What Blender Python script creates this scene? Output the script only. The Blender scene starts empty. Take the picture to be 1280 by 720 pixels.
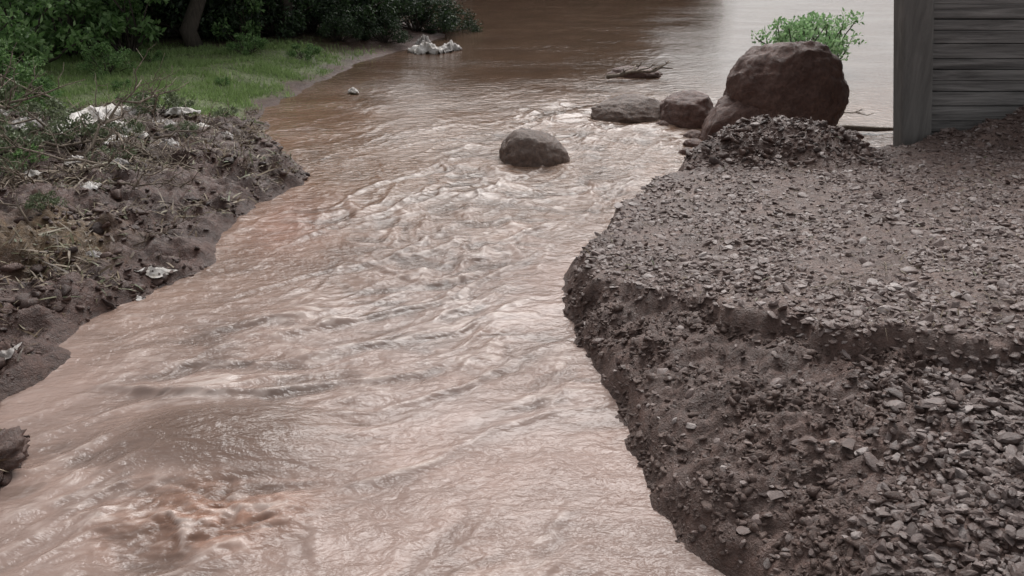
import bpy, math, random
import numpy as np
from mathutils import Vector, noise as mnoise

scene = bpy.context.scene
col = scene.collection
scene.view_settings.view_transform = 'Standard'
scene.view_settings.look = 'None'
scene.view_settings.exposure = 0
rng = np.random.default_rng(7)
random.seed(7)

# ------------------------------------------------------------------ noise
def _h(ix, iy, seed):
    n = (ix.astype(np.int64) * 374761393 + iy.astype(np.int64) * 668265263 + seed * 982451653) & 0xffffffff
    n = ((n ^ (n >> 13)) * 1274126177) & 0xffffffff
    n = n ^ (n >> 16)
    return n.astype(np.float64) / 4294967295.0

def perlin(x, y, seed=0):
    ix = np.floor(x); iy = np.floor(y)
    fx = x - ix; fy = y - iy
    u = fx * fx * fx * (fx * (fx * 6 - 15) + 10)
    v = fy * fy * fy * (fy * (fy * 6 - 15) + 10)
    def g(dx, dy):
        a = _h(ix + dx, iy + dy, seed) * 2 * np.pi
        return np.cos(a) * (fx - dx) + np.sin(a) * (fy - dy)
    return 1.4 * ((g(0, 0) * (1 - u) + g(1, 0) * u) * (1 - v) + (g(0, 1) * (1 - u) + g(1, 1) * u) * v)

def fbm(x, y, seed=0, o=4):
    r = 0; a = 1; t = 0
    for i in range(o):
        r = r + a * perlin(x * 2 ** i + 17.3 * i, y * 2 ** i - 9.1 * i, seed + i)
        t += a; a *= .5
    return r / t

def billow(x, y, seed=0, o=3):
    r = 0; a = 1; t = 0
    for i in range(o):
        r = r + a * np.abs(perlin(x * 2 ** i + 17.3 * i, y * 2 ** i - 9.1 * i, seed + i))
        t += a; a *= .5
    return r / t

def ss(a, b, x):
    t = np.clip((x - a) / (b - a), 0, 1)
    return t * t * (3 - 2 * t)

# ------------------------------------------------------------------ shoreline (world metres)
LW = np.array([(-3.5, -80), (-3.5, 2.0), (-3.25, 3.4), (-2.85, 3.8), (-2.72, 4.2), (-2.9, 4.5), (-3.5, 4.75), (-3.2, 5.2), (-3.15, 5.6), (-3.22, 6.1),
               (-2.95, 6.6), (-2.61, 7.25), (-2.75, 8.1), (-2.63, 8.95), (-2.35, 9.6), (-2.41, 10.1), (-2.9, 11.0), (-3.3, 12.0), (-3.72, 13.2),
               (-3.35, 15.4), (-2.9, 17.6), (-2.2, 19.0), (-1.4, 21.0), (-2.5, 23), (-4.5, 27), (-5, 31), (-3, 33.5), (1, 34.5), (6, 35), (9, 37), (11, 60), (11, 400)], float)
RW = np.array([(1.6, -80), (1.5, 1.5), (1.15, 2.6), (.92, 3.33), (.78, 3.82), (.70, 4.41), (.546, 5.27), (.40, 6.0), (.40, 6.6),
               (.50, 7.0), (1.20, 8.6), (1.98, 10.0), (2.4, 10.7), (3.3, 10.85), (4.0, 10.2), (5, 10.3), (8, 11.2), (14, 12.5), (20, 18),
               (22, 30), (22, 60), (22, 400)], float)
CREST = np.array([(60, 4.2), (3.6, 4.42), (2.93, 4.50), (2.35, 4.62), (1.95, 4.72), (1.42, 5.35), (.98, 5.82), (.54, 6.15),
                  (.58, 6.95), (1.36, 8.5), (2.2, 9.9), (2.6, 10.4), (3.3, 10.5), (4, 9.85), (5, 10.05), (9, 10.7), (60, 11.5)], float)

def polydist(x, y, P):
    best = np.full(x.shape, 1e9)
    for a, b in zip(P[:-1], P[1:]):
        dx, dy = b - a
        L = dx * dx + dy * dy
        t = np.clip(((x - a[0]) * dx + (y - a[1]) * dy) / L, 0, 1)
        best = np.minimum(best, (x - a[0] - t * dx) ** 2 + (y - a[1] - t * dy) ** 2)
    return np.sqrt(best)

def inpoly(x, y, P):
    c = np.zeros(x.shape, bool)
    j = len(P) - 1
    for i in range(len(P)):
        xi, yi = P[i]; xj, yj = P[j]
        if yi != yj:
            c ^= ((yi > y) != (yj > y)) & (x < (xj - xi) * (y - yi) / (yj - yi) + xi)
        j = i
    return c
RPOLY = np.concatenate([RW, [(900, 400), (900, -80)]])
LPOLY = np.concatenate([LW, [(-900, 400), (-900, -80)]])

def shore(x, y):
    wx = x + .10 * perlin(x * 1.7, y * 1.7, 91) + .05 * perlin(x * 5, y * 5, 92)
    wy = y + .10 * perlin(x * 1.7, y * 1.7, 93) + .05 * perlin(x * 5, y * 5, 94)
    dl = polydist(wx, wy, LW); dr = polydist(wx, wy, RW)
    dl = np.where(inpoly(wx, wy, LPOLY), dl, -dl)
    dr = np.where(inpoly(wx, wy, RPOLY), dr, -dr)
    return dl, dr, wx, wy

def ground_h(x, y, full=False):
    dl, dr, wx, wy = shore(x, y)
    grass = ss(11.7, 12.6, y + .6 * perlin(x * .8, y * .8, 5)) * ss(.05, .5, dl + .35 * perlin(x * 2, y * 2, 6)) * ss(19.0, 17.0, y + .8 * perlin(x * .7, y * .7, 8))
    flat = ss(11.7, 12.8, y + .6 * perlin(x * .8, y * .8, 5))
    P = (.02 + .06 * ss(12.5, 11, y)) * ss(0, .15, dl) + .26 * ss(.0, 1.7, dl) + .10 * ss(2, 8, dl)
    rough = (1 - .85 * flat) * (1 - .6 * ss(11.5, 13, y))
    nz = .20 * billow(x * 1.3, y * 1.3, 11) + .18 * fbm(x * 2.2, y * 2.2, 15, 3) + .10 * billow(x * 4.0, y * 4.0, 12, 1) + .06 * fbm(x * 8, y * 8, 13, 3) + .022 * fbm(x * 24, y * 24, 14, 2)
    hl = P + rough * (nz - .04) * ss(-.08, .3, dl)
    sd = polydist(wx, wy, CREST)
    sd = np.where(inpoly(wx, wy, CREST), sd, -sd)
    top = .34 - .10 * ss(8, 10.5, y) + .035 * np.clip(x - .6, 0, 8) + .26 * np.clip((x - .6) / 1.3, 0, 1) * ss(8.2, 5, y)
    top = top + .045 * fbm(x * 1.1, y * 1.1, 21) + .035 * fbm(x * 3, y * 3, 22) + .020 * fbm(x * 12, y * 12, 24) + .012 * fbm(x * 30, y * 30, 25, 2)
    md = np.sqrt(((x - 2.95) / 1.15) ** 2 + ((y - 9.6) / .85) ** 2)
    top = top + .36 * (1 - ss(.1, 1.05, md + .25 * perlin(x * 1.6, y * 1.6, 31))) * (1 + .2 * perlin(x * 4, y * 4, 33)) + .10 * (1 - ss(.6, 1.1, md)) * billow(x * 4.5, y * 4.5, 34)
    md2 = np.sqrt(((x - 6.2) / 1.5) ** 2 + ((y - 9.9) / .6) ** 2)
    top = top + .36 * (1 - ss(.1, 1.0, md2 + .25 * perlin(x * 3, y * 3, 32)))
    face = .46 * (1 - np.exp(-np.clip(dr, 0, 99) / .50)) + .05 * ss(0, .06, dr)
    face = face + (.13 * fbm(x * 2.4, y * 2.4, 41) + .06 * billow(x * 5, y * 5, 42) + .05 * fbm(x * 14, y * 14, 43) + .020 * fbm(x * 36, y * 36, 44, 2) - .02) * ss(0, .25, dr)
    m = ss(-.12, .04, sd + .10 * perlin(x * 2.0, y * 2.0, 45) + .04 * perlin(x * 11, y * 11, 46))
    hr = face * (1 - m) + np.maximum(top, face * .6) * m
    d = np.maximum(dl, dr)
    bed = -.55 * ss(0, .7, -d) - .02
    h = np.where(dl > 0, hl, np.where(dr > 0, hr * ss(-.02, .14, dr), bed))
    far = ss(25, 60, np.hypot(x, y - 10))
    h = np.where(d > 0, h + far * 1.5 * (fbm(x * .02, y * .02, 51) + .4), h)
    if full:
        return h, dl, dr, m, grass, md
    return h

def gh(x, y):
    return float(ground_h(np.array([float(x)]), np.array([float(y)]))[0])

def grow(start, step, ratio, end):
    out = []; v = start
    s = step
    while (v < end if step > 0 else v > end):
        s *= ratio; v += s; out.append(v)
    return out

def axis(lo, hi, fn, lo2, hi2, r=1.08):
    a = [lo]
    while a[-1] < hi:
        a.append(a[-1] + fn(a[-1]))
    up = grow(a[-1], fn(a[-1]), r, hi2)
    dn = grow(a[0], -fn(a[0]), r, lo2)
    return np.array(dn[::-1] + a + up)

# ------------------------------------------------------------------ mesh helpers
def mesh_from(name, V, F4=None, F3=None, smooth=True):
    me = bpy.data.meshes.new(name)
    V = np.asarray(V, np.float32)
    me.vertices.add(len(V)); me.vertices.foreach_set('co', V.ravel())
    loops = []; tot = []
    if F4 is not None and len(F4):
        F4 = np.asarray(F4, np.int32); loops.append(F4.ravel()); tot += [np.full(len(F4), 4)]
    if F3 is not None and len(F3):
        F3 = np.asarray(F3, np.int32); loops.append(F3.ravel()); tot += [np.full(len(F3), 3)]
    loops = np.concatenate(loops).astype(np.int32); tot = np.concatenate(tot).astype(np.int32)
    st = np.concatenate([[0], np.cumsum(tot)[:-1]]).astype(np.int32)
    me.loops.add(len(loops)); me.loops.foreach_set('vertex_index', loops)
    me.polygons.add(len(tot)); me.polygons.foreach_set('loop_start', st)
    me.polygons.foreach_set('loop_total', tot)
    me.polygons.foreach_set('use_smooth', np.full(len(tot), smooth))
    me.update(calc_edges=True); me.validate()
    return me

def add(name, me, mat=None, loc=(0, 0, 0), parent=None, **props):
    o = bpy.data.objects.new(name, me)
    o.location = loc
    col.objects.link(o)
    if parent: o.parent = parent
    if mat and me and not me.materials: me.materials.append(mat)
    for k, v in props.items(): o[k] = v
    return o

def grid_mesh(name, X, Y, Z):
    ny, nx = X.shape
    V = np.stack([X, Y, Z], -1).reshape(-1, 3)
    i = np.arange(nx * ny).reshape(ny, nx)
    F = np.stack([i[:-1, :-1], i[:-1, 1:], i[1:, 1:], i[1:, :-1]], -1).reshape(-1, 4)
    return mesh_from(name, V, F)

def set_color(me, name, C):
    a = me.color_attributes.new(name, 'FLOAT_COLOR', 'POINT')
    C = np.concatenate([C, np.ones((len(C), 1))], 1).astype(np.float32)
    a.data.foreach_set('color', C.ravel())

# ------------------------------------------------------------------ node helpers
class NT:
    def __init__(s, name):
        s.m = bpy.data.materials.new(name); s.m.use_nodes = True
        s.n = s.m.node_tree.nodes; s.l = s.m.node_tree.links
        s.b = s.n['Principled BSDF']
    def node(s, t, **k):
        n = s.n.new(t)
        for a, v in k.items(): setattr(n, a, v)
        return n
    def link(s, a, b): s.l.new(a, b)
    def noise(s, vec, scale, detail=4, rough=.6, dist=0):
        n = s.node('ShaderNodeTexNoise'); n.inputs['Scale'].default_value = scale
        n.inputs['Detail'].default_value = detail; n.inputs['Roughness'].default_value = rough
        n.inputs['Distortion'].default_value = dist
        if vec: s.link(vec, n.inputs['Vector'])
        return n.outputs['Fac']
    def ramp(s, fac, stops):
        r = s.node('ShaderNodeValToRGB'); e = r.color_ramp.elements
        while len(e) > 1: e.remove(e[-1])
        e[0].position = stops[0][0]; e[0].color = (*stops[0][1], 1)
        for p, c in stops[1:]:
            x = e.new(p); x.color = (*c, 1)
        s.link(fac, r.inputs['Fac']); return r.outputs['Color']
    def mix(s, f, a, b, mode='MIX'):
        n = s.node('ShaderNodeMix'); n.data_type = 'RGBA'; n.blend_type = mode
        for sock, v in ((n.inputs[0], f), (n.inputs[6], a), (n.inputs[7], b)):
            if hasattr(v, 'node'): s.link(v, sock)
            elif isinstance(v, (int, float)): sock.default_value = v
            else: sock.default_value = (*v, 1)
        return n.outputs[2]
    def math(s, op, a, b=0.0):
        n = s.node('ShaderNodeMath'); n.operation = op
        for sock, v in ((n.inputs[0], a), (n.inputs[1], b)):
            if hasattr(v, 'node'): s.link(v, sock)
            else: sock.default_value = v
        return n.outputs[0]
    def bump(s, h, strength, dist, normal=None):
        n = s.node('ShaderNodeBump')
        if hasattr(strength, 'node'): s.link(strength, n.inputs['Strength'])
        else: n.inputs['Strength'].default_value = strength
        n.inputs['Distance'].default_value = dist
        s.link(h, n.inputs['Height'])
        if normal: s.link(normal, n.inputs['Normal'])
        return n.outputs['Normal']
    def coord(s, k='Object'):
        return s.node('ShaderNodeTexCoord').outputs[k]
    def mapping(s, vec, scale=(1, 1, 1), rot=(0, 0, 0)):
        n = s.node('ShaderNodeMapping'); n.inputs['Scale'].default_value = scale
        n.inputs['Rotation'].default_value = rot; s.link(vec, n.inputs['Vector']); return n.outputs[0]

def g3(v): return (v, v, v)

# ground material
t = NT('mud_ground'); c = t.coord()
att = t.node('ShaderNodeAttribute', attribute_name='Col').outputs['Color']
n1 = t.noise(c, 2.4, 6, .65); n2 = t.noise(c, 22, 5, .7); n3 = t.noise(c, 90, 3, .6)
v1 = t.ramp(n1, [(.3, g3(.66)), (.7, g3(1.3))]); v2 = t.ramp(n2, [(.32, g3(.6)), (.68, g3(1.4))])
cc = t.mix(1, att, v1, 'MULTIPLY'); cc = t.mix(1, cc, v2, 'MULTIPLY')
t.link(cc, t.b.inputs['Base Color'])
t.link(t.ramp(t.noise(c, 6, 5, .7), [(.35, g3(.3)), (.65, g3(.65))]), t.b.inputs['Roughness'])
hh = t.math('ADD', t.math('MULTIPLY', n2, 1.0), t.math('MULTIPLY', n3, .4))
t.link(t.bump(hh, 1.0, .026), t.b.inputs['Normal'])
MUD = t.m

def stone_mat(name, stops, rough=(.35, .7), bump=.4):
    t = NT(name); c = t.coord()
    g = t.node('ShaderNodeNewGeometry').outputs['Random Per Island']
    base = t.ramp(g, stops)
    n = t.noise(c, 60, 4, .7)
    t.link(t.mix(1, base, t.ramp(n, [(.3, g3(.65)), (.7, g3(1.3))]), 'MULTIPLY'), t.b.inputs['Base Color'])
    t.link(t.ramp(n, [(.3, g3(rough[0])), (.7, g3(rough[1]))]), t.b.inputs['Roughness'])
    t.link(t.bump(n, bump, .01), t.b.inputs['Normal'])
    return t.m
GRAVEL = stone_mat('river_gravel', [(0, (.085, .053, .044)), (.4, (.14, .095, .082)), (.8, (.18, .132, .118)), (.93, (.24, .19, .175)), (1, (.37, .32, .30))], (.35, .65))
WETGRAVEL = stone_mat('wet_gravel', [(0, (.065, .042, .036)), (.4, (.115, .080, .070)), (.85, (.165, .124, .113)), (1, (.28, .235, .22))], (.32, .65), .6)
CLOD = stone_mat('mud_clods', [(0, (.07, .041, .033)), (.5, (.10, .063, .051)), (1, (.135, .09, .075))], (.4, .75), 1)
CLODL = stone_mat('dark_mud_clods', [(0, (.035, .018, .014)), (.5, (.07, .037, .028)), (1, (.11, .062, .048))], (.35, .7), 1)

def boulder_mat(name, a, b, mud):
    t = NT(name); c = t.coord()
    n = t.noise(c, 4, 8, .72, .3); n2 = t.noise(c, 24, 6, .75)
    base = t.ramp(n, [(.3, a), (.7, b)])
    sp = t.node('ShaderNodeSeparateXYZ'); t.link(c, sp.inputs[0])
    mk = t.ramp(t.math('ADD', t.math('MULTIPLY', sp.outputs['Z'], -1.2), t.math('MULTIPLY', n2, .7)), [(.15, g3(0)), (.5, g3(1))])
    base = t.mix(mk, base, mud)
    base = t.mix(1, base, t.ramp(n2, [(.3, g3(.55)), (.7, g3(1.45))]), 'MULTIPLY')
    t.link(base, t.b.inputs['Base Color'])
    t.link(t.ramp(n2, [(.35, g3(.3)), (.65, g3(.6))]), t.b.inputs['Roughness'])
    t.link(t.bump(t.math('ADD', n, n2), .9, .045), t.b.inputs['Normal'])
    return t.m
BOULD = boulder_mat('wet_brown_rock', (.09, .045, .035), (.205, .118, .094), (.16, .088, .067))
BOULG = boulder_mat('wet_greybrown_rock', (.11, .074, .058), (.24, .17, .138), (.17, .11, .083))

def leaf_mat(name, stops, trans=.25):
    t = NT(name)
    g = t.node('ShaderNodeNewGeometry').outputs['Random Per Island']
    n = t.noise(t.coord(), 1.3, 3)
    f = t.math('ADD', t.math('MULTIPLY', g, .6), t.math('MULTIPLY', n, .4))
    cc = t.ramp(f, stops); t.link(cc, t.b.inputs['Base Color'])
    t.b.inputs['Roughness'].default_value = .55
    tr = t.node('ShaderNodeBsdfTranslucent'); t.link(cc, tr.inputs['Color'])
    mx = t.node('ShaderNodeMixShader'); mx.inputs[0].default_value = trans
    t.link(t.b.outputs[0], mx.inputs[1]); t.link(tr.outputs[0], mx.inputs[2])
    t.link(mx.outputs[0], t.n['Material Output'].inputs['Surface'])
    return t.m
LEAFD = leaf_mat('dark_foliage', [(.2, (.010, .020, .009)), (.55, (.025, .05, .018)), (.85, (.05, .095, .03))], .22)  # tree shade over the bushes is put into this dark leaf colour
LEAFB = leaf_mat('fresh_foliage', [(.15, (.05, .10, .035)), (.5, (.14, .26, .08)), (.85, (.32, .46, .21))], .45)
LEAFV = leaf_mat('pale_green_foliage', [(.15, (.14, .25, .11)), (.5, (.27, .45, .20)), (.85, (.46, .60, .36))], .5)
LEAFG = leaf_mat('grass_blades', [(.15, (.14, .20, .07)), (.5, (.25, .36, .13)), (.85, (.38, .48, .23))], .45)
LEAFY = leaf_mat('dusty_weed_foliage', [(.15, (.07, .08, .045)), (.5, (.14, .18, .09)), (.85, (.26, .29, .19))])
STRAW = leaf_mat('plant_debris', [(.15, (.05, .032, .02)), (.45, (.13, .088, .05)), (.65, (.27, .21, .14)), (.8, (.09, .11, .045))], .1)

def bark_mat(name, a, b, sc=(30, 30, 4), lo=.3, hi=.7):
    t = NT(name); c = t.mapping(t.coord(), sc)
    n = t.noise(c, 1, 6, .7, .5)
    t.link(t.ramp(n, [(lo, a), (hi, b)]), t.b.inputs['Base Color'])
    t.b.inputs['Roughness'].default_value = .8
    t.link(t.bump(n, .7, .02), t.b.inputs['Normal'])
    return t.m
BARK = bark_mat('dark_bark', (.03, .023, .018), (.10, .08, .065))
TWIG = bark_mat('dead_twigs', (.09, .065, .05), (.32, .26, .2))
POSTM = bark_mat('weathered_post_wood', (.11, .103, .096), (.23, .218, .205), (9, 9, 1.2))
PLANKM = bark_mat('weathered_plank_wood', (.09, .084, .08), (.36, .34, .325), (.8, 4, 15), .34, .68)

def cloth_mat(name, a, b):
    t = NT(name); n = t.noise(t.coord(), 9, 5, .65)
    t.link(t.ramp(n, [(.35, a), (.6, b)]), t.b.inputs['Base Color'])
    t.b.inputs['Roughness'].default_value = .45
    t.link(t.bump(n, .5, .03), t.b.inputs['Normal']); return t.m
WHITE = cloth_mat('dirty_white_plastic', (.28, .24, .2), (.70, .67, .64))
PALE = cloth_mat('grey_plastic', (.15, .125, .11), (.45, .42, .4))

# ------------------------------------------------------------------ ground
xs = axis(-6.2, 6.2, lambda v: .025, -420, 420, 1.10)
ys = axis(2.2, 15, lambda v: max(.012, .0044 * abs(v)), -80, 600, 1.07)
X, Y = np.meshgrid(xs, ys)
H, DL, DR, M, G, MD = ground_h(X, Y, True)
me = grid_mesh('ground', X, Y, H)
def mixc(a, b, f): return a * (1 - f[..., None]) + np.array(b) * f[..., None]
C = np.zeros(X.shape + (3,)) + np.array((.078, .039, .029))
C = mixc(C, (.11, .08, .058), ss(9.2, 10.6, Y + .9 * perlin(X * .9, Y * .9, 61)) * ss(1.0, 1.8, DL) * .75)
C = mixc(C, (.16, .10, .045), (1 - ss(.3, 1.0, np.hypot((X + 4.1) / 1.0, (Y - 7.2) / .8) + .3 * perlin(X * 3, Y * 3, 62))) * .8 * (DL > 0))
C = mixc(C, (.13, .17, .06), G * .85)
R = (DR > 0).astype(float)
C = mixc(C, (.112, .068, .055), R)
C = mixc(C, (.152, .101, .084), R * M * np.clip(.75 + .8 * perlin(X * 1.5, Y * 1.5, 63), 0, 1))
C = mixc(C, (.085, .047, .036), R * (1 - ss(.75, 1.2, MD)) * .9)
wet = 1 - ss(0, .12, np.maximum(DL, DR))
C = mixc(C, (.075, .043, .033), wet * .7 * (1 - .6 * ss(12, 13, Y)))
set_color(me, 'Col', C.reshape(-1, 3))
add('ground', me, MUD, kind='structure')

# ------------------------------------------------------------------ river
xs = axis(-4.0, 4.4, lambda v: .015, -30, 30, 1.06)
ys = axis(2.9, 32, lambda v: max(.010, .0030 * v), -78, 590, 1.09)
X, Y = np.meshgrid(xs, ys)
CURVES = [
 [(-1.35, 3.75), (-.5, 4.25), (.0, 4.65), (.45, 4.9)], [(-.95, 4.75), (-.3, 5.1), (.15, 5.6), (.45, 5.85)], [(-.35, 3.3), (.2, 3.6), (.55, 4.0)],
 [(1.3, 11.2), (.5, 9.9), (-.3, 8.5), (-1.2, 7.3), (-2.5, 6.5)], [(1.7, 10.7), (1.0, 9.0), (.3, 7.6), (-.5, 6.5), (-1.9, 5.7)],
 [(.35, 6.7), (-.4, 6.0), (-1.3, 5.55), (-2.7, 5.3)], [(1.0, 11.6), (.2, 10.0), (-.7, 8.9), (-1.9, 7.8)], [(.9, 8.8), (.2, 8.1), (-.8, 7.0), (-1.6, 6.5)],
 [(-.2, 5.6), (-.9, 5.2), (-1.9, 5.0), (-3.0, 5.15)], [(1.8, 11.3), (1.3, 9.7), (.75, 8.6), (.3, 7.9)], [(-1.0, 4.2), (-1.1, 3.7), (-.9, 3.2)],
 [(-.2, 11.2), (-1.0, 10.2), (-1.6, 9.4), (-2.2, 8.4)], [(.1, 7.4), (-.6, 6.9), (-1.5, 6.2), (-2.5, 5.9)], [(.5, 9.2), (-.3, 8.0), (-1.4, 7.0)],
 [(-.1, 10.0), (-.9, 9.2), (-1.5, 8.4), (-2.3, 7.4)], [(.6, 5.3), (0, 4.9), (-.8, 4.3)]]
def waves(x, y):
    wx = x + .45 * fbm(x * .7, y * .7, 101, 3) + .05 * perlin(x * 4, y * 4, 103); wy = y + .45 * fbm(x * .7, y * .7, 105, 3) + .05 * perlin(x * 4, y * 4, 104)
    ang = np.radians(34 + 22 * ss(6, 11, y))
    s = wx * np.cos(ang) + wy * np.sin(ang); n = -wx * np.sin(ang) + wy * np.cos(ang)
    cx = np.interp(y, [3, 5, 6.5, 9, 11, 13, 16], [-1.9, -1.4, -.8, -.3, .9, 1.3, 2.0])
    band = np.exp(-((x - cx) / 1.3) ** 2) * (.5 + .5 * ss(4.4, 5.6, y))
    calm = 1 - .80 * ss(12, 16, y)
    turb = np.clip(.20 + .80 * band + .6 * perlin(x * .8, y * .8, 111), .06, 1.2) * calm
    hump = np.exp(-(((x + 1.74) / .62) ** 2 + ((y - 4.50) / .34) ** 2) ** 1.5)
    bw = .25 * perlin(x * 2.5, y * 2.5, 135)
    boil = np.exp(-(((x + 1.62) / .48 + bw) ** 2 + ((y - 3.76) / .32 + bw) ** 2) ** 1.4)
    turb = turb * (1 - .97 * hump)
    r1 = 1 - np.abs(perlin(s * .5, n * 2.0, 121)) * 2
    r2 = 1 - np.abs(perlin(s * 1.1 + 4, n * 4.0, 122)) * 2
    r2b = 1 - np.abs(perlin(s * 2.6 + 4, n * 8.5, 128)) * 2
    a2 = np.radians(12)
    s2 = wx * np.cos(a2) + wy * np.sin(a2); n2 = -wx * np.sin(a2) + wy * np.cos(a2)
    r3 = perlin(s2 * 1.7, n2 * 5.0, 123)
    r4 = 1 - 2 * np.abs(perlin(s2 * 3.6, n2 * 9, 124))
    r5 = perlin(s2 * 8, n2 * 16, 129)
    chop_patch = .40 + .60 * ss(-.3, .3, perlin(x * 1.6, y * 1.6, 126))  # random patches that scale the chop and its crests
    z = (.25 + .75 * turb) * calm * .024 * np.clip(r1, -.2, 1) ** 3 + turb * chop_patch * (.022 * np.clip(r2, 0, 1) ** 2 + .008 * np.clip(r2b, 0, 1) ** 2 + .028 * r3 + .008 * r4 + .004 * r5) + .018 * calm * fbm(x * 1.0, y * 1.0, 125, 2)
    z = z + .12 * hump
    ux = x + .16 * perlin(x * 4, y * 4, 136); uy = y + .16 * perlin(x * 4, y * 4, 137)
    br = fbm(ux * 3.2, uy * 8, 131, 4)
    z = z + boil * (.02 + .060 * br + .020 * perlin(x * 3, y * 4, 138) + .014 * perlin(x * 15, y * 26, 132))
    lc = 0; lt = 0
    for k, P in enumerate(CURVES):
        P = np.array(P)
        qx = x + .12 * perlin(x * 1.4, y * 1.4, 150 + k) + .04 * perlin(x * 5, y * 5, 170 + k); qy = y + .12 * perlin(x * 1.4, y * 1.4, 160 + k)
        d0 = polydist(qx, qy, P); d1 = polydist(qx + .03, qy + .085, P)
        e0 = np.hypot(x - P[0][0], y - P[0][1]); e1 = np.hypot(x - P[-1][0], y - P[-1][1])
        env = ss(0, .7, e0) * ss(0, .7, e1) * np.clip(.7 + 1.0 * perlin(x * 1.1 + 3 * k, y * 1.1, 180), .10, 1.0) * (1 - .97 * hump)
        lc = np.maximum(lc, env * np.exp(-(d0 / .034) ** 2)); lt = np.maximum(lt, env * np.exp(-(d1 / .07) ** 2))
        z = z + env * .013 * np.exp(-(d0 / .05) ** 2)
    z = z + .016 * lc - .012 * lt
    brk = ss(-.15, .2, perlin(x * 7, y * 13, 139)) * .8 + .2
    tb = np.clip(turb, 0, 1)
    crest = brk * (.9 * ss(.84, 1, r1) * (.2 + .6 * tb) + tb * chop_patch * (.9 * ss(.84, 1, r2) + .5 * ss(.8, 1, r2b) + .9 * ss(.26, .42, r3) + .5 * ss(.8, 1, r4)) + .9 * lc) + boil * ss(.10, .32, br)
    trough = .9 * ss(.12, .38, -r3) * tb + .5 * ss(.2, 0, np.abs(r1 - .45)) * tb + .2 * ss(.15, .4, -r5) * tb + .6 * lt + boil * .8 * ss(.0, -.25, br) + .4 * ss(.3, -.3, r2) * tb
    streak = fbm(s * .7, n * 3, 127, 3)
    return z, crest, trough, boil, hump, streak, tb
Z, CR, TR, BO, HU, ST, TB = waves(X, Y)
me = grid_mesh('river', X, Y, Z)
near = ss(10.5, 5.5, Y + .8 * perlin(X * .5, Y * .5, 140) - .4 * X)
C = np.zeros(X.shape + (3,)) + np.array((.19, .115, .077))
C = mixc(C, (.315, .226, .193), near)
C = mixc(C, (.095, .060, .042), ss(12.0, 17, Y) * .92)  # far water darkened: dark tree reflections painted into the base colour
C = mixc(C, (.33, .18, .138), np.exp(-(((X + 2.2) / .45) ** 2 + ((Y - 8.3) / .9) ** 2)) * .7)
C = mixc(C, (.31, .155, .10), BO * .9)
C = mixc(C, (.20, .136, .105), np.clip(TB, 0, 1) * .4)
dark = np.clip(fbm(X * .8, Y * 1.3, 141, 4) * 1.8, -1, 1)
C = C * (1 + .17 * dark[..., None] + .08 * np.clip(ST * 1.6, -1, 1)[..., None])
C = C * (1 - .46 * np.clip(TR, 0, 1)[..., None])  # troughs darkened: shading of the wave relief painted into the colour
C = mixc(C, (.66, .56, .51), np.clip(CR, 0, 1) * .50 * (1 - .75 * ss(12, 16, Y)) * (1 - HU))  # paler crests: aerated silt plus sky sheen painted into the colour
C = mixc(C, (.135, .088, .068), np.clip(HU * 1.2, 0, 1) * .85)
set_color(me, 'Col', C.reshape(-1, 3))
t = NT('muddy_water'); c = t.coord()
att = t.node('ShaderNodeAttribute', attribute_name='Col').outputs['Color']
w1 = t.noise(t.mapping(c, (1.0, 1.9, 1), (0, 0, math.radians(-35))), 4.5, 4, .55, .6)
w2 = t.noise(t.mapping(c, (1, 1.8, 1), (0, 0, math.radians(-10))), 12, 3, .55, .3)
w3 = t.noise(c, 2.2, 4, .55, .8)
cc = t.mix(1, att, t.ramp(w3, [(.3, g3(.92)), (.7, g3(1.08))]), 'MULTIPLY')
t.link(cc, t.b.inputs['Base Color'])
t.b.inputs['Roughness'].default_value = .6
t.b.inputs['Specular IOR Level'].default_value = 0
t.b.inputs['Coat Weight'].default_value = 1
t.b.inputs['Coat IOR'].default_value = 1.38
sp = t.node('ShaderNodeSeparateXYZ'); t.link(c, sp.inputs[0])
def mrange(a, b, lo, hi):
    mr = t.node('ShaderNodeMapRange'); t.link(sp.outputs['Y'], mr.inputs[0])
    for i_, v_ in ((1, a), (2, b), (3, lo), (4, hi)): mr.inputs[i_].default_value = v_
    return mr.outputs[0]
t.link(mrange(7, 14, .17, .06), t.b.inputs['Coat Roughness'])   # fast silty water is micro-rippled, the pool upstream is smooth
gust = t.ramp(t.noise(t.mapping(c, (.35, 1.0, 1)), .9, 3, .6), [(.4, g3(.5)), (.6, g3(1.2))])
st_ = t.math('MULTIPLY', mrange(10.5, 16.5, .6, .14), gust)
b1 = t.bump(w1, st_, .08); b2 = t.bump(w2, st_, .035, b1)
t.link(b2, t.b.inputs['Coat Normal'])
# turbid water scatters light below the surface, so its body shading is softer than the surface relief
gn = t.node('ShaderNodeNewGeometry').outputs['Normal']
vm = t.node('ShaderNodeMix'); vm.data_type = 'VECTOR'; vm.inputs[0].default_value = .2
t.link(gn, vm.inputs[4]); vm.inputs[5].default_value = (0, 0, 1)
nm = t.node('ShaderNodeVectorMath', operation='NORMALIZE'); t.link(vm.outputs[1], nm.inputs[0])
t.link(nm.outputs[0], t.b.inputs['Normal'])
add('river', me, t.m, kind='structure')

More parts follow.
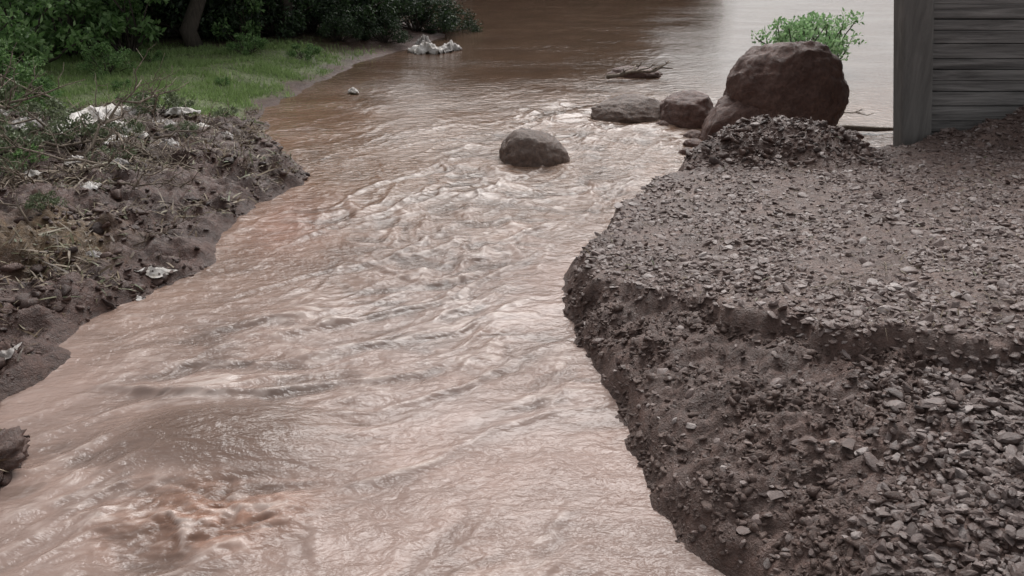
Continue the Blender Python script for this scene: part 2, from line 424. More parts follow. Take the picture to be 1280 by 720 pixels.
# ------------------------------------------------------------------ stones (stuff)
import bmesh
def ico(sub):
    bm = bmesh.new(); bmesh.ops.create_icosphere(bm, subdivisions=sub, radius=1)
    V = np.array([v.co[:] for v in bm.verts]); F = np.array([[v.index for v in f.verts] for f in bm.faces]); bm.free()
    return V, F
IV, IF = ico(2)
def scatter_stones(name, px, py, r, mat, lift=.3, flat=.6, jag=.16, smooth=True, **props):
    n = len(px); pz = ground_h(px, py)
    var = []
    for k in range(14):
        v = IV.copy()
        for _ in range(9):
            q = rng.normal(0, 1, 3); q /= np.linalg.norm(q)
            e = np.clip(v @ q - rng.uniform(.4, .75), 0, 9); v = v - e[:, None] * q
        q = rng.normal(0, 1, (3, 3))
        for a in q: v = v * (1 + jag * np.sin(IV @ a * 1.6 + a[0])[:, None])
        var.append(v * 1.2)
    var = np.array(var)[rng.integers(0, 14, n)]
    sc = np.stack([r * rng.uniform(.8, 1.7, n), r * rng.uniform(.6, 1.1, n), r * rng.uniform(flat * .6, flat * 1.3, n)], -1)
    v = var * sc[:, None, :]
    a = rng.uniform(0, 6.283, n); tl = rng.normal(0, .35, n)
    ca, sa, ct, st = np.cos(a), np.sin(a), np.cos(tl), np.sin(tl)
    x, y, z = v[..., 0], v[..., 1], v[..., 2]
    x, z = x * ct[:, None] - z * st[:, None], x * st[:, None] + z * ct[:, None]
    x, y = x * ca[:, None] - y * sa[:, None], x * sa[:, None] + y * ca[:, None]
    V = np.stack([x + px[:, None], y + py[:, None], z + (pz + r * flat * lift)[:, None]], -1).reshape(-1, 3)
    F = (IF[None] + (np.arange(n) * len(IV))[:, None, None]).reshape(-1, 3)
    return add(name, mesh_from(name, V, None, F, smooth), mat, kind='stuff', **props)

def pick(n, x0, x1, y0, y1, f, bias=True):
    ox = []; oy = []; tot = 0
    while tot < n:
        x = rng.uniform(x0, x1, 20000); y = rng.uniform(y0, y1, 20000)
        h, dl, dr, m, g, md = ground_h(x, y, True)
        k = f(x, y, dl, dr, m, g) * (np.clip(6 / y, .2, 1.3) ** 1.3 / 1.5 if bias else 1) > rng.uniform(0, 1, 20000)
        ox.append(x[k]); oy.append(y[k]); tot += k.sum()
    return np.concatenate(ox)[:n], np.concatenate(oy)[:n]

def patchy(x, y, s): return np.clip(.6 + 1.0 * perlin(x * 1.3, y * 1.3, s), .15, 1)
x, y = pick(26000, .3, 7, 3, 10.6, lambda x, y, dl, dr, m, g: (dr > .05) * np.clip(m + .14, 0, 1) * patchy(x, y, 201))
x2, y2 = pick(2800, 4.8, 7.6, 8.9, 10.35, lambda x, y, dl, dr, m, g: (dr > .05) * 1.0, False)
x = np.concatenate([x, x2]); y = np.concatenate([y, y2])
scatter_stones('gravel', x, y, rng.lognormal(math.log(.0145), .48, len(x)).clip(.005, .044), GRAVEL, lift=0, flat=.5, jag=.08, smooth=False,
               label='grey brown river gravel spread over the mud bank', category='gravel')
x, y = pick(9500, 1.1, 4, 2.3, 4.7, lambda x, y, dl, dr, m, g: (m < .6) * ss(-.35, .5, x - np.maximum(1.5, 1.75 + .7 * (y - 3.6)) + .4 * perlin(x * 2.2, y * 2.2, 7)) ** 1.6, False)
scatter_stones('gravel_heap', x, y, rng.lognormal(math.log(.0185), .38, len(x)).clip(.006, .044), WETGRAVEL, lift=.35, flat=.55, jag=.08, smooth=False,
               label='loose heap of wet dark gravel below the bank edge', category='gravel')
x, y = pick(7500, .3, 3, 2.2, 6.5, lambda x, y, dl, dr, m, g: (dr > .02) * (m < .5) * np.clip(.35 + 1.2 * perlin(x * 2.5, y * 2.5, 8), .08, 1), False)
scatter_stones('mud_crumbs', x, y, rng.lognormal(math.log(.0105), .5, len(x)).clip(.004, .034), CLOD, flat=.7, jag=.14, lift=-.2,
               label='brown mud crumbs on the eroded bank face', category='mud')
x, y = pick(7000, -7, -2, 3.5, 13, lambda x, y, dl, dr, m, g: (dl > .02) * (g < .3) * np.clip(.2 + 1.2 * perlin(x * 1.5, y * 1.5, 9), .03, 1))
scatter_stones('dark_mud_lumps', x, y, rng.lognormal(math.log(.017), .55, len(x)).clip(.006, .065), CLODL, flat=.6, jag=.16, lift=-.1,
               label='dark reddish mud lumps covering the river bank', category='mud')
x, y = pick(1500, 1.9, 4.0, 8.9, 10.5, lambda x, y, dl, dr, m, g: (dr > .05) * 1.0, False)
scatter_stones('mound_soil_lumps', x, y, rng.lognormal(math.log(.022), .5, len(x)).clip(.008, .06), CLODL, flat=.7, jag=.16, lift=-.2,
               label='dark crumbly soil lumps on the mud mound', category='mud')

def straw(name, px, py, L0, W0, label):
    n = len(px); pz = ground_h(px, py)
    a = rng.uniform(0, 6.28, n); el = rng.normal(.12, .3, n); L = L0 * rng.lognormal(0, .5, n); W = W0 * rng.uniform(.5, 1.6, n)
    d = np.stack([np.cos(a) * np.cos(el), np.sin(a) * np.cos(el), np.sin(el)], -1)
    s = np.stack([-np.sin(a), np.cos(a), rng.normal(0, .4, n)], -1) * W[:, None]
    P = np.stack([px, py, pz + .012], -1)
    V = np.stack([P - s, P + s, P + d * L[:, None] * .55 + s * .9 + [0, 0, .008], P + d * L[:, None] * .5 - s * .9 + [0, 0, .008], P + d * L[:, None]], 1).reshape(-1, 3)
    i = np.arange(n)[:, None] * 5
    F = np.concatenate([i + [[0, 1, 2]], i + [[0, 2, 3]], i + [[3, 2, 4]]])
    add(name, mesh_from(name, V, None, F, False), STRAW, kind='stuff', label=label, category='plant debris')
x, y = pick(14000, -8, -2, 4, 13.5, lambda x, y, dl, dr, m, g: (dl > .1) * (g < .6) * np.clip(.1 + 1.3 * perlin(x * 1.1, y * 1.1, 19) + .5 * ss(8, 9.5, y), .04, 1))
straw('plant_debris', x, y, .10, .006, 'brown straw and leaf scraps strewn on the mud')
x, y = pick(1600, .6, 7, 4.6, 10.4, lambda x, y, dl, dr, m, g: (m > .6) * patchy(x, y, 29))
straw('straw_debris', x, y, .05, .003, 'thin straw scraps strewn on the gravel bank')

# ------------------------------------------------------------------ individual rocks
def rock(name, loc, size, mat, seed, sub=5, rot=0, amp=.22, tilt=0, label='', category='rock', group=None, freq=.9, cuts=0, fine=1.0, hard=.65):
    V, F = ico(sub)
    rd = random.Random(seed); planes = []
    for _ in range(cuts):
        q = Vector((rd.gauss(0, 1), rd.gauss(0, 1), rd.gauss(0, 1))).normalized(); planes.append((q, rd.uniform(.74, .92)))
    out = []
    for v in V:
        p = Vector(v)
        d = 1 + amp * mnoise.noise(p * freq + Vector((seed * 7.1, seed, 3))) * 1.4 + amp * .4 * mnoise.noise(p * 2.4 * freq + Vector((seed, 5, 1)))
        q = p * d
        for nn, k in planes:
            e = q.dot(nn) - k
            if e > 0: q -= nn * e * hard
        q = q * (1 + fine * .06 * mnoise.noise(p * 6 + Vector((seed, 1, 9))) + fine * .035 * mnoise.noise(p * 15 + Vector((seed, 1, 9))))
        out.append((q.x * size[0], q.y * size[1], q.z * size[2]))
    o = add(name, mesh_from(name, np.array(out), None, F), mat, loc=loc, label=label, category=category)
    o.rotation_euler = (tilt, 0, rot)
    if group: o['group'] = group
    return o
b = rock('boulder', (3.60, 11.95, .40), (.82, .76, .82), BOULD, 3, 6, amp=.17, cuts=8, fine=.8, hard=.7, label='large rough dark reddish brown boulder leaning at the flood edge', category='boulder')
b.rotation_euler = (0, .2, .25)
b = rock('boulder', (3.0, 11.65, .08), (.66, .44, .46), BOULD, 9, 5, amp=.22, cuts=8, fine=1.1, hard=.75, label='mud coated rock leaning against the large boulder', category='boulder')
b.rotation_euler = (0, -.7, 0)
rock('boulder', (2.52, 12.65, .06), (.46, .4, .40), BOULD, 5, 5, cuts=8, fine=1, hard=.75, label='reddish brown rock half sunk in muddy water', category='boulder')
rock('boulder', (1.78, 12.95, .02), (.70, .45, .28), BOULG, 12, 5, cuts=8, fine=1, hard=.75, label='low flat brown rock washed over by muddy water', category='boulder')
rock('boulder', (.26, 10.65, .0), (.42, .38, .38), BOULG, 8, 5, amp=.14, cuts=6, fine=1, hard=.65, label='small rounded brown boulder splitting the current', category='boulder')
rock('mud_clump', (-2.98, 4.15, .04), (.2, .26, .15), CLODL, 17, 5, amp=.45, freq=1.6, fine=3, label='dark wet clump of mud at the waterline', category='mud clump')
for i, (x, y, r) in enumerate([(2.35, 11.3, .1), (2.62, 11.15, .13), (2.2, 10.9, .08), (2.9, 10.95, .12), (2.45, 11.7, .12), (2.1, 12.3, .09), (4.6, 11.7, .09)]):
    rock('rubble', (x, y, max(gh(x, y), 0) + .02), (r * 1.3, r, r * .7), BOULD, 40 + i, 4, cuts=7, fine=1.5, label='muddy rubble stone beside the large boulder', category='rubble', group='rubble around the large boulder')
for i in range(44):
    while True:
        x = random.uniform(.8, 6); y = random.uniform(4.9, 10.2)
        if gh(x, y) > .2: break
    r = random.uniform(.025, .055)
    rock('stone', (x, y, gh(x, y)), (r * 1.3, r, r * .5), GRAVEL, i, 3, rot=random.uniform(0, 3), cuts=9, hard=.9,
         label='fist sized grey brown stone lying on the gravel', category='stone', group='stones on the gravel bank')

# ------------------------------------------------------------------ tubes, branches
def tube(pts, rad, sides=7):
    pts = [Vector(p) for p in pts]; V = []; F = []
    for i, p in enumerate(pts):
        d = (pts[min(i + 1, len(pts) - 1)] - pts[max(i - 1, 0)]).normalized()
        u = d.cross(Vector((.13, .31, .94) if abs(d.z) < .9 else (1, .1, 0))).normalized(); w = d.cross(u)
        for k in range(sides):
            a = 2 * math.pi * k / sides
            V.append(p + (u * math.cos(a) + w * math.sin(a)) * rad[i])
    for i in range(len(pts) - 1):
        for k in range(sides):
            F.append((i * sides + k, i * sides + (k + 1) % sides, (i + 1) * sides + (k + 1) % sides, (i + 1) * sides + k))
    n = len(V); V.append(pts[-1]);
    T = [((len(pts) - 1) * sides + k, (len(pts) - 1) * sides + (k + 1) % sides, n) for k in range(sides)]
    V.append(pts[0]); T += [((k + 1) % sides, k, n + 1) for k in range(sides)]
    return [tuple(v) for v in V], F, T
def join(parts):
    V = []; F = []; T = []
    for v, f, tt in parts:
        b = len(V); V += v; F += [tuple(i + b for i in q) for q in f]; T += [tuple(i + b for i in q) for q in tt]
    return np.array(V), F, T
def wob(a, b, n, amp, rnd):
    a = Vector(a); b = Vector(b)
    return [a.lerp(b, i / (n - 1)) + (Vector((rnd.gauss(0, amp), rnd.gauss(0, amp), rnd.gauss(0, amp))) if 0 < i else Vector((0, 0, 0))) for i in range(n)]
def branchy(seed, length, r, forks=5, spread=.5, up=0):
    rd = random.Random(seed); parts = []
    main = wob((0, 0, 0), (length, 0, up * length), 7, length * .03, rd)
    parts.append(tube(main, [r * (1 - i / 8) for i in range(7)]))
    for k in range(forks):
        i = rd.randint(1, 5); p = main[i]
        e = p + Vector((rd.uniform(.2, .6), rd.uniform(-spread, spread), rd.uniform(-.05, spread))) * length * .6
        q = wob(p, e, 5, length * .02, rd); parts.append(tube(q, [r * .5 * (1 - j / 5.5) for j in range(5)], 5))
        for _ in range(2):
            p2 = q[rd.randint(1, 3)]; e2 = p2 + Vector((rd.uniform(0, .4), rd.uniform(-spread, spread), rd.uniform(-.1, spread))) * length * .35
            parts.append(tube(wob(p2, e2, 4, length * .015, rd), [r * .25 * (1 - j / 4.5) for j in range(4)], 4))
    return join(parts)
bm_ = []
for s in range(4):
    V, F, T = branchy(s + 20, 1, .014, 6)
    bm_.append(mesh_from('fallen_branch', V, F, T)); bm_[-1].materials.append(TWIG)
spots = [(-5.6, 8.6, 1.3), (-4.6, 9.3, 1.5), (-5.2, 9.9, 1.2), (-6.0, 10.4, 1.6), (-4.2, 10.2, 1.0), (-6.3, 9.1, 1.5), (-3.7, 8.3, .8), (-4.4, 8.0, .9),
         (-3.0, 10.2, .6), (-5.5, 11.2, 1.4), (-6.6, 11.0, 1.8), (-4.6, 11.3, 1.0), (-7.2, 12, 1.8), (-3.3, 7.2, .6), (-3.6, 5.4, .5), (-5.0, 8.3, 1.1),
         (-6.9, 10.0, 1.6), (-5.9, 9.6, 1.3), (-4.9, 10.7, 1.2), (-6.2, 12.2, 1.5), (-3.4, 9.2, .7), (-3.9, 6.3, .6), (-4.1, 7.1, .8), (-2.9, 9.4, .5), (-5.3, 7.6, 1.0),
         (-4.8, 9.0, 1.4), (-5.4, 9.2, 1.6), (-6.1, 9.9, 1.4), (-5.0, 9.5, 1.5), (-3.8, 7.7, .7), (-4.6, 7.4, .8), (-4.2, 8.9, 1.2), (-5.7, 10.0, 1.5), (-4.9, 8.0, 1.0), (-4.4, 9.7, 1.1),
         (-3.9, 9.4, .8), (-4.5, 8.5, .9), (-3.6, 8.8, .6), (-3.5, 10.0, .7), (-4.0, 8.5, .9), (-5.1, 9.2, 1.3)]
for i, (x, y, s) in enumerate(spots):
    o = add('fallen_branch', bm_[i % 4], loc=(x, y, gh(x, y) + .05), label='dry bare branch caught on the muddy bank', category='branch', group='dry branches on the bank')
    o.scale = (s, s, s); o.rotation_euler = (random.uniform(-.3, .3), random.uniform(-.5, .05), random.uniform(0, 6.28))
for i in range(16):
    x = random.uniform(1.6, 5.5); y = random.uniform(5, 10); s = random.uniform(.25, .5)
    o = add('twig', bm_[i % 4], loc=(x, y, gh(x, y) + .02), label='thin pale twig lying on the gravel', category='twig', group='twigs on the gravel bank')
    o.scale = (s, s, s * .4); o.rotation_euler = (0, random.uniform(-.05, .05), random.uniform(0, 6.28))

V, F, T = branchy(77, 1.2, .05, 6, .3)
o = add('driftwood', mesh_from('driftwood', V, F, T), TWIG, loc=(1.65, 15.6, .08), label='branched driftwood snag stuck in brown water', category='driftwood'); o.rotation_euler = (0, -.06, .35); o.scale = (1, 1, .8)
rock('boulder', (2.2, 16.2, .0), (.50, .3, .16), BOULD, 31, 4, cuts=7, fine=2, label='low brown debris lump above the water', category='rock')
V, F, T = branchy(83, .9, .035, 4, .25)
o = add('driftwood', mesh_from('driftwood', V, F, T), TWIG, loc=(4.25, 12.5, .16), label='pale stick lodged beside the large boulder', category='driftwood'); o.rotation_euler = (0, 0, -.1); o.scale = (1, 1, .4)
V, F, T = tube([(0, 0, 0), (.4, .02, .02), (.8, -.02, .01), (1.1, .03, .0)], [.035, .04, .035, .02], 8)
o = add('driftwood', mesh_from('driftwood', V, F, T), TWIG, loc=(4.15, 11.9, .06), label='thin pale pole floating in the pool beside the boulder', category='driftwood')

# ------------------------------------------------------------------ litter
def crumple(name, loc, sx, sy, sz, mat, seed, label):
    n = 26; u = np.linspace(-1, 1, n); A, B = np.meshgrid(u, u)
    rr = np.maximum(np.abs(A), np.abs(B)); th = np.arctan2(B, A)
    rad = rr * (1 + .3 * np.sin(th * 2 + seed) + .2 * np.sin(th * 5 + seed * 2))
    x = np.cos(th) * rad; y = np.sin(th) * rad
    z = (1 - rr ** 1.6) * .7 + .8 * billow(x * 1.6 + seed, y * 1.6, seed) + .3 * perlin(x * 5, y * 5, seed + 3) - .25 * rr
    me = grid_mesh(name, x * sx, y * sy, z * sz)
    o = add(name, me, mat, loc=loc, label=label, category='litter')
    md = o.modifiers.new('thick', 'SOLIDIFY'); md.thickness = .004
    o.rotation_euler = (0, 0, seed * 1.3); return o
L = [(-5.25, 10.9, .6, .26, .17, WHITE, 'torn white plastic sheet snagged on the bank'), (-4.7, 10.5, .34, .2, .13, WHITE, 'crumpled white plastic bag among dry branches'),
     (-4.35, 10.9, .18, .14, .1, PALE, 'crumpled grey plastic bag among dry branches'), (-5.9, 10.6, .25, .2, .1, PALE, 'crumpled grey plastic bag among dry branches'),
     (-4.15, 8.35, .12, .08, .06, WHITE, 'small white plastic scrap on dark mud'),
     (-2.6, 14.6, .12, .08, .07, WHITE, 'small white scrap floating near the grass'), (-1.75, 18.6, .3, .2, .2, WHITE, 'white plastic bags piled at the far bank edge'),
     (-1.3, 18.9, .28, .2, .16, PALE, 'pale plastic bags piled at the far bank edge'),
     (-6.6, 11.6, .3, .2, .15, WHITE, 'torn white plastic sheet snagged on the bank'), (-3.9, 9.9, .12, .1, .07, PALE, 'small grey plastic scrap on dark mud'), (-5.6, 9.4, .14, .1, .08, PALE, 'small grey plastic scrap on dark mud'),
     (-4.9, 8.7, .1, .07, .05, WHITE, 'small white plastic scrap on dark mud'), (-4.5, 9.9, .16, .1, .07, WHITE, 'small white plastic scrap on dark mud'), (-3.5, 6.9, .07, .05, .03, PALE, 'small grey plastic scrap on dark mud'), (-5.3, 10.1, .15, .1, .07, WHITE, 'crumpled white plastic bag among dry branches'),
     (-1.9, 19.6, .2, .15, .2, PALE, 'pale plastic bags piled at the far bank edge'), (-4.9, 11.4, .2, .1, .08, PALE, 'crumpled grey plastic bag among dry branches'), (-4.0, 11.3, .15, .1, .06, WHITE, 'small white plastic scrap on dark mud'),
     (-4.1, 9.0, .1, .06, .05, PALE, 'small grey plastic scrap on dark mud'), (-4.7, 9.3, .12, .08, .06, WHITE, 'small white plastic scrap on dark mud'),
     (-3.6, 11.0, .14, .1, .06, PALE, 'small grey plastic scrap on dark mud'), (-4.4, 11.7, .2, .12, .08, WHITE, 'crumpled white plastic bag near the grass')]
for i, (x, y, a, b, cz, m, lb) in enumerate(L):
    crumple('plastic_litter', (x, y, max(gh(x, y), 0) + .03), a, b, cz, m, i + 1, lb)
for i, (x, y, a, b, m) in enumerate([(-2.98, 6.85, .13, .05, WHITE), (-3.42, 5.32, .12, .04, PALE), (-3.0, 6.5, .04, .03, PALE)]):
    n = 20; u = np.linspace(-1, 1, n); A, B = np.meshgrid(u, u)
    th = np.arctan2(B, A); rr = np.maximum(np.abs(A), np.abs(B)) * (1 + .3 * np.sin(th * 3 + i) + .15 * np.sin(th * 7 + i))
    px = np.cos(th) * rr * a; py = np.sin(th) * rr * b; ca, sa = math.cos(.5 + i), math.sin(.5 + i)
    qx = px * ca - py * sa; qy = px * sa + py * ca
    g0 = max(gh(x, y), .01)
    gz = np.clip(ground_h(qx + x, qy + y), g0 - .03, g0 + .04) + .012 + .006 * perlin(qx * 30, qy * 30, 3)
    add('plastic_litter', grid_mesh('plastic_litter', qx, qy, gz), m, loc=(x, y, 0), label='flat torn plastic scrap draped on wet mud', category='litter')

# ------------------------------------------------------------------ foliage
def leaves(P, Ls, Ws, rd, updir=0.0):
    n = len(P)
    d = rd.normal(0, 1, (n, 3)); d[:, 2] += updir; d /= np.linalg.norm(d, axis=1)[:, None]
    e = rd.normal(0, 1, (n, 3)); s = np.cross(d, e); s /= np.linalg.norm(s, axis=1)[:, None]
    nn = np.cross(d, s)
    L_ = Ls[:, None]; W_ = Ws[:, None]
    a = P; b = P + d * L_ * .45 + s * W_ + nn * W_ * .3; cc = P + d * L_; e2 = P + d * L_ * .45 - s * W_ + nn * W_ * .3
    V = np.stack([a, b, cc, e2], 1).reshape(-1, 3)
    i = np.arange(n)[:, None] * 4
    F3 = np.concatenate([i + np.array([[0, 1, 2]]), i + np.array([[0, 2, 3]])])
    return V, F3
def foliage_mesh(name, clumps, nper, leaf, rd, mat, up=0):
    Ps = []
    for (cx, cy, cz, r) in clumps:
        p = rd.normal(0, 1, (nper, 3)); p /= np.linalg.norm(p, axis=1)[:, None]
        p *= (rd.uniform(0, 1, nper) ** .45)[:, None] * r * np.array([1, 1, .75]); Ps.append(p + np.array([cx, cy, cz]))
    P = np.concatenate(Ps); n = len(P)
    V, F = leaves(P, leaf * rd.uniform(.6, 1.4, n), leaf * .28 * rd.uniform(.7, 1.3, n), rd, up)
    me = mesh_from(name, V, None, F, False); me.materials.append(mat); return me

def bush_meshes(seed, R, Hh, ncl, nper, leaf, mat, up=0, clr=1.0):
    rd = np.random.default_rng(seed); rr = random.Random(seed); cl = []; parts = []
    for k in range(ncl):
        a = rd.uniform(0, 6.28); q = R * rd.uniform(0, 1) ** .6; z = rd.uniform(.2, 1) * Hh * (1 - .4 * q / R)
        x, y = math.cos(a) * q, math.sin(a) * q
        cl.append((x, y, z, clr * rd.uniform(.14, .32) * min(R, Hh)))
        parts.append(tube(wob((x * .1, y * .1, -.1), (x, y, z), 5, .03 * Hh, rr), [.02 * Hh * (1 - i / 6) for i in range(5)], 5))
    V, F, T = join(parts); sm = mesh_from('stems', V, F, T); sm.materials.append(BARK)
    return sm, foliage_mesh('foliage', cl, nper, leaf, rd, mat, up)
def place_bush(ms, x, y, s, label, name='bush', cat='bush', group=None, z=None):
    e = add(name, None, loc=(x, y, (gh(x, y) if z is None else z)), label=label, category=cat)
    e.scale = (s, s, s * random.uniform(.85, 1.15)); e.rotation_euler = (0, 0, random.uniform(0, 6.28))
    if group: e['group'] = group
    add('stems', ms[0], parent=e); add('foliage', ms[1], parent=e)
    return e
B1 = bush_meshes(1, 1.3, 1.8, 22, 90, .13, LEAFB, 0, 1.2)
B1b = bush_meshes(11, 1.2, 2.1, 18, 80, .16, LEAFB, 0, 1.2)
B2 = bush_meshes(2, 1.5, 1.7, 30, 150, .11, LEAFD, 0, 1.15)
B3 = bush_meshes(3, .5, .5, 20, 50, .06, LEAFY)
B4 = bush_meshes(4, .6, .7, 22, 80, .07, LEAFB)
B5 = bush_meshes(15, .72, 1.35, 30, 36, .085, LEAFV, .8, 1.2)
for i, (x, y, s) in enumerate([(-8.2, 15.0, .9), (-7.0, 16.6, .7), (-9.4, 13.6, 1.0), (-7.9, 13.4, .45), (-10.5, 15.5, 1.3), (-8.4, 17.5, 1.2), (-6.6, 14.6, .3), (-7.9, 16.2, .9), (-8.9, 14.4, .8), (-5.4, 18.2, .5), (-7.4, 12.9, .45), (-8.3, 13.2, .65)]):
    place_bush((B1, B1b)[i % 2], x, y, s, 'leafy green bush growing on the grassy bank', group='green bushes on the bank')
for x, y, s in [(-5.0, 19.2, .8), (-4.3, 19.6, .7), (-3.6, 20.0, .8), (-6.4, 18.8, .8), (-5.8, 19.8, 1.0), (-6.6, 20.9, 1.3), (-2.9, 20.7, .7), (-2.2, 21.2, .6), (-1.6, 21.7, .5), (-4.5, 22.5, 1.3), (-8.6, 20.5, 1.5), (-11, 18, 1.6), (-6.5, 24, 1.5), (-7.5, 28, 1.8), (-3.6, 18.8, .35), (-2.7, 19.4, .35), (-3.3, 22.2, 1.0), (-7.2, 18.6, .9)]:
    place_bush(B2, x, y, s, 'dark shaded bush at the water edge under trees', group='dark bushes below the trees')
for x, y, s in [(-5.2, 33, 1.6), (-3, 34.6, 1.4), (-1, 35.2, 2.0), (1.2, 35.6, 2.1), (3.4, 36, 2.1), (5.6, 36.4, 1.8), (6.8, 37.5, 1.0), (0, 37, 2.6), (4.5, 38, 2.4), (2.3, 37.5, 2.6), (-6, 30, 1.8)]:
    place_bush(B2, x, y, s, 'dark bush on the far bank of the flooded river', group='dark bushes on the far bank')
for x, y, s in [(-5.6, 9.0, .9), (-4.9, 9.8, .7), (-6.3, 10.0, 1.0), (-5.1, 8.5, .6), (-6.9, 11.4, 1.1), (-4.3, 9.3, .5), (-5.8, 10.9, .8), (-4.7, 11.6, .7), (-6.1, 8.3, .8), (-4.2, 7.6, .35), (-5.3, 9.3, .8), (-4.6, 10.2, .6), (-6.6, 9.3, .9), (-4.0, 10.6, .4), (-3.9, 12.0, .35), (-4.6, 12.3, .4)]:
    place_bush(B3, x, y, s, 'dusty low weed tangled with dry twigs', name='weed', cat='weed', group='weeds on the muddy bank')
for x, y, s in [(-6.9, 12.6, .7), (-7.4, 11.6, 1.0), (-5.3, 12.3, .35), (-3.9, 17.0, .5), (-4.9, 16.8, .6), (-7.9, 12.2, 1.0), (-6.4, 11.7, .4), (-6.4, 10.4, .5), (-5.0, 8.9, .3), (-5.8, 8.8, .5), (-5.9, 13.5, .25), (-4.6, 14.2, .2), (-6.3, 15.8, .35)]:
    place_bush(B4, x, y, s, 'small fresh green weed on the bank', name='weed', cat='weed', group='green weeds on the bank')
for x, y, s in [(5.05, 16.0, .95), (5.45, 16.4, 1.03), (5.85, 16.9, .93)]:
    place_bush(B5, x, y, s, 'bright green water plant standing in the flood behind the boulder', name='water_plant', cat='plant', group='water plants in the flood', z=-.03)

# grass
n = 65000
x, y = pick(n, -13, -2.0, 11.3, 19, lambda x, y, dl, dr, m, g: (dl > .06) * g ** 1.3 * np.clip(.5 + 1.4 * perlin(x * 1.5, y * 1.5, 301) + .5 * perlin(x * 4, y * 4, 302), .08, 1), False)
z = ground_h(x, y); hgt = rng.uniform(.025, .095, n) * (1 + .8 * perlin(x * 1.2, y * 1.2, 303)); a = rng.uniform(0, 6.28, n); w = rng.uniform(.006, .014, n)
dx, dy = np.cos(a), np.sin(a); bx = rng.normal(0, .04, n); by = rng.normal(0, .04, n)
V = np.stack([np.stack([x - dx * w, y - dy * w, z - .01], -1), np.stack([x + dx * w, y + dy * w, z - .01], -1), np.stack([x + bx, y + by, z + hgt], -1)], 1).reshape(-1, 3)
me = mesh_from('grass', V, None, np.arange(3 * n).reshape(-1, 3), False)
add('grass', me, LEAFG, kind='stuff', label='bright green short grass on the river bank', category='grass')

# trees
def tree_meshes(seed, Ht):
    rd = np.random.default_rng(seed); rr = random.Random(seed); parts = []; cl = []
    tr = wob((0, 0, -.3), (rr.uniform(-.5, .5), rr.uniform(-.4, .4), Ht * .8), 9, .08, rr)
    parts.append(tube(tr, [.24 * (1 - i / 10) + .02 for i in range(9)], 10))
    for k in range(16):
        i = rr.randint(4, 8); p = tr[i]; a = rr.uniform(0, 6.28); l = rr.uniform(1.2, 2.4) * (1.1 - i / 14)
        e = p + Vector((math.cos(a) * l, math.sin(a) * l, rr.uniform(.2, 1.2)))
        q = wob(p, e, 5, .08, rr); parts.append(tube(q, [.09 * (1 - j / 5.5) for j in range(5)], 6))
        for _ in range(3):
            cl.append((e.x + rr.gauss(0, .4), e.y + rr.gauss(0, .4), e.z + rr.gauss(0, .4), rr.uniform(.4, .8)))
    for _ in range(8): cl.append((tr[-1].x + rr.gauss(0, .6), tr[-1].y + rr.gauss(0, .6), tr[-1].z + rr.gauss(.3, .5), rr.uniform(.5, .9)))
    V, F, T = join(parts); sm = mesh_from('trunk', V, F, T); sm.materials.append(BARK)
    return sm, foliage_mesh('crown', cl, 180, .2, rd, LEAFD)
TM = [tree_meshes(s, 7) for s in (5, 6, 8)]
TP = [(-9.2, 19.5, 1.0), (-6.9, 21.5, 1.0), (-12.5, 16, 1.1), (-5.9, 23.8, .9), (-9.5, 25, 1.2), (-13, 22, 1.2), (-9, 31, 1.2), (-7.5, 35, 1.1),
      (-1.2, 38, 1.2), (1.2, 37.5, 1.1), (3.8, 38.5, 1.1), (5.3, 39.5, .8), (24.5, 34, 1.2), (26, 29, 1.2), (25.5, 24, 1.1), (-14, 29, 1.2), (2.8, 43, 1.5), (-.2, 44, 1.6), (-6.1, 17.6, .7), (-4.6, 18.9, .6), (-5.3, 19.0, .5), (2.0, 40, 1.3), (.1, 40, 1.3)]
for i, (x, y, s) in enumerate(TP):
    e = add('tree', None, loc=(x, y, max(gh(x, y), -.3)), label='dark leafy tree standing along the flooded river', category='tree', group='trees along the river')
    e.scale = (s, s, s); e.rotation_euler = (0, 0, random.uniform(0, 6.28))
    add('trunk', TM[i % 3][0], parent=e); add('crown', TM[i % 3][1], parent=e)

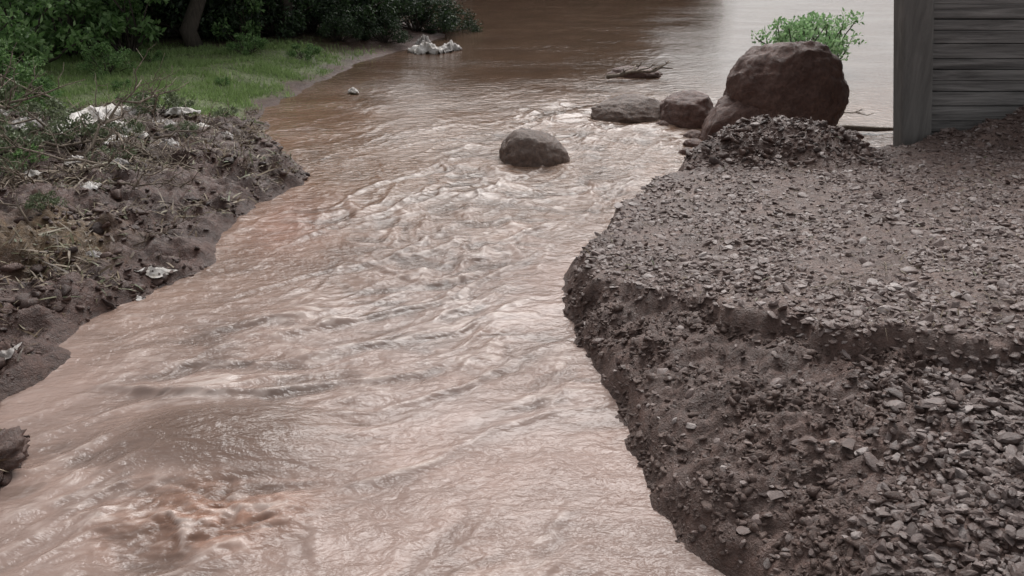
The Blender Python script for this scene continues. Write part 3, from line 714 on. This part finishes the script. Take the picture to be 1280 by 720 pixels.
# ------------------------------------------------------------------ shed (racked out of plumb)
def box(x0, x1, y0, y1, z0, z1, lean=.17):
    V = [(x - lean * z, y, z) for x in (x0, x1) for y in (y0, y1) for z in (z0, z1)]
    F = [(0, 1, 3, 2), (4, 6, 7, 5), (0, 4, 5, 1), (2, 3, 7, 6), (0, 2, 6, 4), (1, 5, 7, 3)]
    return V, F, []
def bevel(o, w):
    m = o.modifiers.new('bevel', 'BEVEL'); m.width = w; m.segments = 2
sh = add('wooden_shed', None, loc=(4.78, 10.3, .1), label='weathered grey plank shed leaning, with thick corner post', category='shed')
def part(name, parts, mat, bw=.012):
    V, F, T = join(parts); me = mesh_from(name, V, F, T, False); me.materials.append(mat)
    o = add(name, me, parent=sh); bevel(o, bw); return o
part('post', [box(-.18, .18, -.12, .16, -.6, 2.9)], POSTM, .03)
rd = random.Random(4); pl = []
z = -.1
while z < 2.85:
    hgt = rd.uniform(.11, .17); pl.append(box(.183, 4.2, .03 + rd.uniform(-.012, .012), .07 + rd.uniform(-.01, .01), z, z + hgt)); z += hgt + rd.choice((.004, .006, .010, .016))
part('wall', pl, PLANKM, .006)
pl = []; z = -.1
while z < 2.85:
    hgt = rd.uniform(.12, .15); pl.append(box(4.203, 4.24, .12, 3.2, z, z + hgt)); z += hgt + .02
part('wall', pl, PLANKM, .008)
part('backing_wall', [box(.19, 4.19, .10, .13, -.2, 2.85)], PLANKM, .005)
part('roof', [box(-.1, 4.4, -.1, 3.4, 2.92, 2.98)], PLANKM, .01)

# ------------------------------------------------------------------ light
w = bpy.data.worlds.new('World'); scene.world = w; w.use_nodes = True
nt = w.node_tree; bg = nt.nodes['Background']
sky = nt.nodes.new('ShaderNodeTexSky'); sky.sky_type = 'NISHITA'; sky.sun_disc = False
EL, AZ = math.radians(50), math.radians(10)
sky.sun_elevation = EL; sky.sun_rotation = AZ; sky.dust_density = 6; sky.air_density = 1
hs = nt.nodes.new('ShaderNodeHueSaturation'); hs.inputs['Saturation'].default_value = .12
nt.links.new(sky.outputs[0], hs.inputs['Color']); nt.links.new(hs.outputs[0], bg.inputs['Color'])
bg.inputs['Strength'].default_value = .15
sd = bpy.data.lights.new('sun', 'SUN'); sd.energy = 1.15; sd.angle = math.radians(45); sd.color = (1, .95, .92)
so = bpy.data.objects.new('sun', sd); col.objects.link(so)
dirv = Vector((math.sin(AZ) * math.cos(EL), math.cos(AZ) * math.cos(EL), math.sin(EL)))
so.rotation_euler = dirv.to_track_quat('Z', 'Y').to_euler()

cam = bpy.data.cameras.new('camera'); co = bpy.data.objects.new('camera', cam); col.objects.link(co)
co.location = (0, 0, 3); co.rotation_euler = (math.radians(66), 0, 0)
cam.sensor_width = 36; cam.lens = 31.18; cam.clip_end = 2000; cam.clip_start = .05
scene.camera = co
